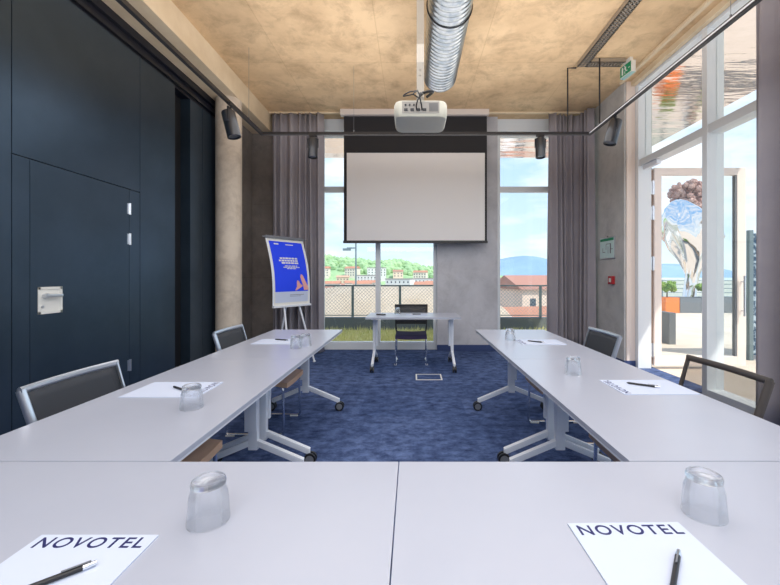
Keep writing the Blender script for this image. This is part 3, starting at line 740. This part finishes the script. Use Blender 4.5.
q = MB(); q.box(-W / 2 - .02, W / 2 + .02, byv(1) - .02, byv(1) + .02, bz(1) - .005, bz(1) + .035, .004); q.cyl((W / 2 + .02, byv(1), bz(1) + .01), (W / 2 + .09, byv(1), bz(1) + .01), .008); q.cyl((-W / 2 - .06, byv(1), bz(1) + .01), (-W / 2 - .02, byv(1), bz(1) + .01), .012); q.build('paper_clamp', 'grey_plastic', t)
q = MB(); q.box(-W / 2 - .01, W / 2 + .01, byv(0) - .035, byv(0) + .015, bz(0) - .03, bz(0) + .0, .005); q.build('pen_tray', 'silver', t)
for p0, p1 in (((-.12, .07, 1.0), (-.22, -.20, .012)), ((.12, .07, 1.0), (.26, -.16, .012)), ((.03, .09, 1.2), (.03, .40, .012))):
    q = MB(); q.cyl(p0, p1, .014, n=14); q.cyl((p1[0], p1[1], 0), (p1[0], p1[1], .02), .02, n=14); q.build('leg', 'silver', t, smooth=True)
q = MB(); q.cyl((0.0, .10, .90), (0, .21, 1.7), .013); q.box(-.15, .15, .055, .085, .98, 1.02); q.build('mast', 'silver', t)

# ================================================================== OUTSIDE
M['deck'] = mat('paving', (.62, .52, .42), .8, col2=(.72, .62, .52), nscale=1.5)
M['mirror_metal'] = mat('rippled_mirror', (.80, .76, .74), .06, metal=1, bump=1.0, bscale=1.3, stretch=(1.4, .35, 1))
M['soffit'] = mat('mirror_soffit', (.86, .76, .72), .07, metal=1, bump=1.0, bscale=1.6, stretch=(.5, 2.6, 1))
M['dark_kerb'] = mat('dark_kerb', (.16, .18, .20), .7)
M['rail_m'] = mat('railing_metal', (.20, .26, .28), .4, metal=.5)
M['grass'] = mat('dry_grass', (.66, .66, .22), .9, col2=(.90, .82, .48), nscale=9)
M['tan_roof'] = mat('tan_shell', (.50, .40, .30), .7, col2=(.56, .46, .36), nscale=1)
M['orange'] = mat('orange_paint', (.85, .22, .05), .5)
M['leaf'] = mat('leaf_green', (.10, .22, .04), .8, col2=(.30, .42, .08), nscale=3)
M['leaf_hazed'] = mat('hazed_hill_green', (.26, .42, .22), .9, col2=(.40, .56, .30), nscale=.05)  # greens paled so the colour carries the haze over the hill
M['leaf_red'] = mat('copper_leaf', (.42, .24, .20), .8, col2=(.55, .36, .30), nscale=2)
M['bark'] = mat('bark', (.16, .11, .07), .9)
M['ground'] = mat('town_ground', (.36, .38, .30), .9, col2=(.48, .46, .40), nscale=.02)
M['mountain'] = mat('hazed_mountain', (.22, .34, .50), 1, col2=(.27, .40, .55), nscale=.002)  # distant haze painted into the blue base colour
wallc = [mat('house_wall', c, .8) for c in ((.78, .70, .62), (.80, .62, .52), (.74, .74, .72), (.70, .56, .44))]
roofc = [mat('house_roof', c, .8) for c in ((.52, .24, .16), (.44, .22, .17), (.34, .30, .30), (.58, .36, .26))]
M['pane_dark'] = mat('dark_window', (.08, .10, .13), .2)

q = MB(); q.prism([(3.36, -8), (18, -8), (18, 19), (7.6, 19), (3.62, 9.2), (3.36, 6.95)], -.4, -.02)
struct(q.build('terrace_floor', 'deck'))
q = MB(); q.box(-5, 3.36, 6.95, 9.45, -.5, -.02); struct(q.build('roof_edge_floor', 'dark_kerb'))
q = MB(); q.box(3.36, 5.4, -8, 9.55, 4.2, 4.5); q.box(-6, 3.36, 6.95, 9.55, 4.2, 4.5); struct(q.build('canopy_soffit', 'soffit'))
# grass strip
bm = bmesh.new(); rr = random.Random(3)
for i in range(9000):
    x = rr.uniform(-4.8, 3.3); y = rr.uniform(7.0, 9.1); h = rr.uniform(.02, .12) * (1.6 if rr.random() < .08 else 1); a = rr.uniform(0, PI); dx, dy = .012 * math.cos(a), .012 * math.sin(a)
    lx, ly = rr.uniform(-.05, .05), rr.uniform(-.05, .05)
    bm.faces.new((bm.verts.new((x - dx, y - dy, -.02)), bm.verts.new((x + dx, y + dy, -.02)), bm.verts.new((x + lx, y + ly, h))))
for i in range(40):
    for j in range(1): pass
vs = [bm.verts.new(v) for v in ((-4.9, 6.97, -.012), (3.35, 6.97, -.012), (3.35, 9.15, -.012), (-4.9, 9.15, -.012))]; bm.faces.new(vs)
me = bpy.data.meshes.new('roof_grass'); bm.to_mesh(me); bm.free(); me.materials.append(M['grass'])
o = bpy.data.objects.new('roof_grass', me); COL.objects.link(o); tag(o, 'dry yellow-green grass strip outside the back windows', 'grass', kind='stuff')
q = MB(); q.box(-5, 3.36, 9.18, 9.42, -.02, .28); struct(q.build('parapet_kerb', 'dark_kerb'))
# railing
t = thing('balcony_railing', 'grey metal balcony railing with wire netting beyond the back windows', 'railing', (0, 9.30, .28))
H = .77
q = MB(); q.box(-5, 3.36, -.03, .03, H - .025, H + .01); q.build('top_rail', 'rail_m', t)
q = MB(); q.box(-5, 3.36, -.012, .012, .04, .06); q.build('bottom_rail', 'rail_m', t)
for x in (-4.6, -3.02, -1.44, -.30, .84, 1.98, 3.08):
    q = MB(); q.box(x - .028, x + .028, -.025, .025, 0, H - .02); q.build('post', 'rail_m', t)
bm = bmesh.new(); hh = H - .09; x = -5 - hh
while x < 3.36:
    for s in (1, -1):
        xa, xb = (x, x + hh) if s > 0 else (x + hh, x)
        za, zb = .06, H - .03
        def cl(xa, za, xb, zb):
            L0, L1 = -5.0, 3.36
            f0, f1 = 0.0, 1.0; dx_ = xb - xa
            for lim, sg in ((L0, 1), (L1, -1)):
                fa = (lim - xa) / dx_
                if sg * dx_ > 0: f0 = max(f0, fa)
                else: f1 = min(f1, fa)
            return f0, f1
        f0, f1 = cl(xa, za, xb, zb)
        if f1 > f0:
            p, r_ = (xa + (xb - xa) * f0, za + (zb - za) * f0), (xa + (xb - xa) * f1, za + (zb - za) * f1)
            w0 = .0022
            for yy in ((-.002, .002),):
                v = [bm.verts.new((p[0] - w0, yy[0], p[1] + s * w0)), bm.verts.new((p[0] + w0, yy[0], p[1] - s * w0)), bm.verts.new((r_[0] + w0, yy[0], r_[1] - s * w0)), bm.verts.new((r_[0] - w0, yy[0], r_[1] + s * w0))]
                v2 = [bm.verts.new(c.co + Vector((0, .004, 0))) for c in v]
                bm.faces.new(v); bm.faces.new(v2[::-1]); bm.faces.new((v[0], v[3], v2[3], v2[0])); bm.faces.new((v[1], v[2], v2[2], v2[1]))
    x += .085
q = MB(); q.bm.free(); q.bm = bm; q.build('wire_netting', 'rail_m', t)

# curved tan shell roof beyond
def shell(cx, cy, zb, rx, ry, rz):
    bm = bmesh.new(); nu, nv = 48, 12; V = []
    for j in range(nv + 1):
        a = PI / 2 * j / nv; V.append([bm.verts.new((rx * math.cos(2 * PI * i / nu) * math.cos(a) ** .8 if j < nv else 0, ry * math.sin(2 * PI * i / nu) * math.cos(a) ** .8 if j < nv else 0, rz * math.sin(a))) for i in range(nu)])
    for j in range(nv):
        for i in range(nu): bm.faces.new((V[j][i], V[j][(i + 1) % nu], V[j + 1][(i + 1) % nu], V[j + 1][i]))
    bm.faces.new(V[0][::-1]); bmesh.ops.remove_doubles(bm, verts=bm.verts, dist=1e-4)
    q = MB(); q.bm.free(); q.bm = bm; return q
o = shell(0, 0, 0, 6.8, 4.0, 2.1).build('curved_roof', 'tan_roof', smooth=True); o.location = (-1.4, 21, -1.30)
tag(o, 'large tan curved shell roof beyond the railing', 'roof')
q = MB(); q.box(-9.5, 6.3, 15.9, 26, -18, -1.30); o = q.build('lower_building', wallc[2]); tag(o, 'pale flat building block carrying the tan curved roof', 'building')

q = MB(); q.box(-1500, 1500, 20, 4000, -18.5, -18); struct(q.build('town_ground', 'ground'))
# wooded hill
def ridge(name, x0, x1, y0, y1, hf, m, nx=80, ny=14, zb=-18):
    bm = bmesh.new(); V = []
    for j in range(ny + 1):
        V.append([bm.verts.new((x0 + (x1 - x0) * i / nx, y0 + (y1 - y0) * j / ny, zb + hf(i / nx, j / ny))) for i in range(nx + 1)])
    for j in range(ny):
        for i in range(nx): bm.faces.new((V[j][i], V[j][i + 1], V[j + 1][i + 1], V[j + 1][i]))
    q = MB(); q.bm.free(); q.bm = bm; return q.build(name, m, smooth=True)
def hillh(u, v): return 47 * math.sin(min(1, v) * PI * .9) ** .8 * max(0, (math.sin(PI * min(1, .30 + .72 * u)) ** .7)) * (1 + .05 * math.sin(u * 31) + .04 * math.sin(u * 57 + 2)) if v > 0 else 0
HX0, HX1, HY0, HY1 = -420, 190, 420, 800
struct(ridge('wooded_hill', HX0, HX1, HY0, HY1, hillh, 'leaf_hazed'))
struct(ridge('hazed_mountain', -2500, 3800, 4300, 7000, lambda u, v: (math.sin(v * PI) ** .7 if 0 < v < 1 else 0) * (150 + 150 * math.exp(-((u - .62) / .10) ** 2) + 120 * math.exp(-((u - .85) / .09) ** 2) + 30 * math.sin(u * 40)), 'mountain', 160, 16))
# houses
def house(w_, d_, h_, wi, ri, floors=3, label='', flat=False):
    t = thing('house', label, 'house', (0, 0, 0))
    q = MB(); q.box(-w_ / 2, w_ / 2, -d_ / 2, d_ / 2, 0, h_); q.build('wall', wallc[wi], t)
    q = MB()
    if flat: q.box(-w_ / 2 - .3, w_ / 2 + .3, -d_ / 2 - .3, d_ / 2 + .3, h_, h_ + .7)
    else: q.prism([(-d_ / 2 - .6, 0), (d_ / 2 + .6, 0), (0, d_ * .22)], -w_ / 2 - .5, w_ / 2 + .5, Matrix.Translation((0, 0, h_)) @ Matrix(((0, 0, 1, 0), (1, 0, 0, 0), (0, 1, 0, 0), (0, 0, 0, 1))))
    q.build('roof', roofc[ri], t)
    nwin = max(3, int(w_ / 3.2))
    for f in range(floors):
        for k_ in range(nwin):
            x = -w_ / 2 + w_ * (k_ + .5) / nwin; z = h_ - 2.3 - 3.0 * f
            if z < .5: continue
            q = MB(); q.box(x - .55, x + .55, -d_ / 2 - .05, -d_ / 2 + .02, z - .75, z + .75); q.build('window', 'pane_dark', t)
    return t
protos = [house(16, 11, 13, 0, 0, 3), house(12, 10, 10, 1, 1, 2), house(22, 12, 17, 2, 2, 3, flat=True), house(14, 10, 9, 3, 3, 2)]
kinds = ['distant cream house with red-brown roof', 'distant salmon house with dark red roof', 'distant pale flat-roofed block', 'distant tan house with orange-brown roof']
spots_ = []
rr2 = random.Random(11)
tries = 0
while len(spots_) < 40 and tries < 4000:
    tries += 1; y = rr2.uniform(290, 475) if len(spots_) < 27 else rr2.uniform(105, 395); left = len(spots_) < 27; sx_ = rr2.uniform(-92, 26) if left else rr2.uniform(84, 138)
    x = sx_ * y / 386
    if all(math.hypot(x - p[0], y - p[1]) > 27 for p in spots_): spots_.append((x, y, rr2.randrange(4), rr2.uniform(-.4, .4)))
used = set()
for i, (x, y, k_, a) in enumerate(spots_):
    if k_ in used: o = dup(protos[k_])
    else: o = protos[k_]; used.add(k_)
    o.location = (x, y, -18.5 + (max(0, hillh((x - HX0) / (HX1 - HX0), (y - HY0) / (HY1 - HY0)) - 2) if y > HY0 and HX0 < x < HX1 else 0)); o.rotation_euler.z = a
    side = ('left of the mullion ' if x < -.09 * y else 'right of the mullion ') + 'behind the curved roof in the wide back window' if x < 0.08 * y else 'in the narrow right back window'
    o['label'] = kinds[k_] + ((' beyond the railing, left of the window mullion' if x < -.09 * y else ' beyond the railing, right of the window mullion') if x < .08 * y else ' in the narrow back window'); o['group'] = kinds[k_] + 's ' + side
for k_ in range(4):
    if k_ not in used: bpy.data.objects.remove(protos[k_])
# trees on the hill (uncountable woodland)
bm = bmesh.new()
for i in range(1500):
    u = rr.random(); v = rr.uniform(.13, .62); h = hillh(u, v); x = HX0 + (HX1 - HX0) * u; y = HY0 + (HY1 - HY0) * v; s = rr.uniform(3, 7)
    if any(math.hypot(x - p[0], y - p[1]) < 24 for p in spots_): continue
    vs = bmesh.ops.create_icosphere(bm, subdivisions=1, radius=s)['verts']
    bmesh.ops.transform(bm, matrix=Matrix.Translation((x, y, -18 + h + s * .4)), verts=vs)
q = MB(); q.bm.free(); q.bm = bm; o = q.build('woodland', 'leaf_hazed'); tag(o, 'green woodland covering the hill seen through the back window', 'trees', kind='stuff')
# nearer houses in the narrow window
for (x, y, zt, w_, wi, ri, lb) in ((12.4, 46, -4.8, 8, 0, 0, 'large cream house with red roof and dark windows, lowest in the narrow back window'), (23, 72, -1.0, 12, 1, 1, 'salmon house with dark red roof rising beyond the nearest cream house'), (27.5, 98, -1.6, 14, 2, 3, 'pale town house with orange roof at the back of the right view')):
    o = house(w_, 11, zt + 18, wi, ri, 5, lb); o.location = (x, y, -18); o.rotation_euler.z = .25; o['group'] = 'houses near the railing'
for (x, y, zt, w_, wi, ri, lb) in ((-9, 60, -4.5, 20, 2, 2, 'pale house with grey roof just behind the tan curved roof'), (4, 75, -4.6, 12, 0, 0, 'cream house with red roof right of the curved roof'),):
    o = house(w_, 11, zt + 18, wi, ri, 2, lb); o.location = (x, y, -18); o['group'] = 'houses behind the curved roof'
# mast with floodlight
t = thing('lamp_mast', 'tall thin street lamp mast beyond the curved roof', 'lamp post', (-4.4, 30, -18))
q = MB(); q.cyl((0, 0, 0), (0, 0, 22.0), .12, .06, 10); q.build('pole', 'rail_m', t)
q = MB(); q.box(-.7, 0, -.05, .05, 21.4, 21.5); q.box(-1.0, -.4, -.15, .15, 21.25, 21.42); q.build('lamp_arm', 'rail_m', t)

def blobtree(name, loc, h, r, m, label, cat='tree', seed=1, trunk=True, n=26, zlo=.45, k=1):
    rr = random.Random(seed); t = thing(name, label, cat, loc)
    bm = bmesh.new()
    for i in range(n):
        a = rr.uniform(0, 2 * PI); f = rr.random(); rad = r * math.sqrt(f) * .75; z = h * rr.uniform(zlo, .92); s = k * r * rr.uniform(.22, .42) * (1.15 - .4 * (z / h))
        vs = bmesh.ops.create_icosphere(bm, subdivisions=3, radius=s)['verts']
        for v in vs: v.co *= 1 + .28 * rr.uniform(-1, 1)
        bmesh.ops.transform(bm, matrix=Matrix.Translation((rad * math.cos(a), rad * math.sin(a), z)), verts=vs)
    q = MB(); q.bm.free(); q.bm = bm; q.build('foliage', m, t)
    q = MB(); q.cyl((0, 0, 0), (0, 0, h * .7), r * .09, r * .04, 10); q.build('trunk', 'bark', t)
    return t
# terrace furniture seen through the open door
def planter(x0, x1, y0, y1, h, m, label):
    t = thing('planter', label, 'planter', ((x0 + x1) / 2, (y0 + y1) / 2, -.02)); a, c = (x1 - x0) / 2, (y1 - y0) / 2
    q = MB(); q.box(-a, a, -c, -c + .05, 0, h); q.box(-a, a, c - .05, c, 0, h); q.box(-a, -a + .05, -c + .05, c - .05, 0, h); q.box(a - .05, a, -c + .05, c - .05, 0, h); q.box(-a + .05, a - .05, -c + .05, c - .05, 0, .05); q.build('box', m, t)
    q = MB(); q.box(-a + .05, a - .05, -c + .05, c - .05, .05, h - .06); q.build('soil', 'bark', t)
    return t
planter(8.86, 9.34, 13.5, 14.1, .54, 'orange', 'bright orange planter box on the terrace')
planter(9.36, 12.4, 13.5, 14.1, .54, 'dark_kerb', 'long dark grey planter on the terrace beside the orange one')
planter(4.86, 4.98, 7.3, 7.9, .60, 'dark_kerb', 'low dark planter standing nearest the open terrace door')
blobtree('bush', (9.1, 13.8, .465), .62, .30, 'leaf', 'yellow-green bush in the orange planter', 'bush', 4, n=14, zlo=.45)
blobtree('bush', (10.6, 13.8, .465), .75, .36, 'leaf', 'green bush in the long dark planter', 'bush', 6, n=16, zlo=.45)
blobtree('copper_tree', (22.0, 31, -.5), 10.0, 1.5, 'leaf_red', 'reddish-brown tree rising beyond the terrace', 'tree', 9, n=220, zlo=.72, k=.42)
t = thing('mirrored_column', 'rippled mirror-clad column with a swollen top on the terrace', 'column', (11.6, 16.2, -.02))
q = MB(); n = 18; prof = [(.34, 0), (.27, .4), (.23, .9), (.25, 1.4), (.42, 1.9), (.72, 2.4), (.95, 2.9), (1.0, 3.3), (.86, 3.7), (.6, 4.1), (.3, 4.4), (.1, 4.5)]; n = 28
q.lathe(prof, n)
for v in q.bm.verts:
    a_ = math.atan2(v.co.y, v.co.x); k_ = 1 + .16 * math.sin(4 * a_ + 1.7 * v.co.z) + .08 * math.sin(7 * a_ - 2.1 * v.co.z); v.co.x = v.co.x * k_ + .10 * v.co.z * math.sin(v.co.z); v.co.y *= k_
q.build('mirror_cladding', 'mirror_metal', t, smooth=True)
# terrace balustrade far edge
t = thing('terrace_balustrade', 'grey horizontal-bar balustrade along the far terrace edge', 'railing', (0, 18.6, -.02))
for z in (.3, .5, .7, .9, 1.08):
    q = MB(); q.cyl((7.6, 0, z), (17.9, 0, z), .018, n=8); q.build('bar', 'rail_m', t)
for i in range(8):
    q = MB(); q.box(7.62 + i * 1.46, 7.68 + i * 1.46, -.03, .03, 0, 1.1); q.build('post', 'rail_m', t)
# blue-grey perforated wind screen
M['speckle'] = mat('speckled_panel', (.03, .07, .13), .4, col2=(.42, .52, .60), nscale=16, lo=.48, hi=.60)
t = thing('wind_screen', 'dark blue speckled wind screen on the terrace behind the open door', 'screen', (5.5, 5.95, -.02))
q = MB(); q.box(-.30, 1.2, -.02, .02, .08, 1.95); q.build('panel', 'speckle', t)
for x in (-.33, 1.17): q = MB(); q.box(x, x + .06, -.03, .03, 0, 2.0); q.build('post', 'rail_m', t)
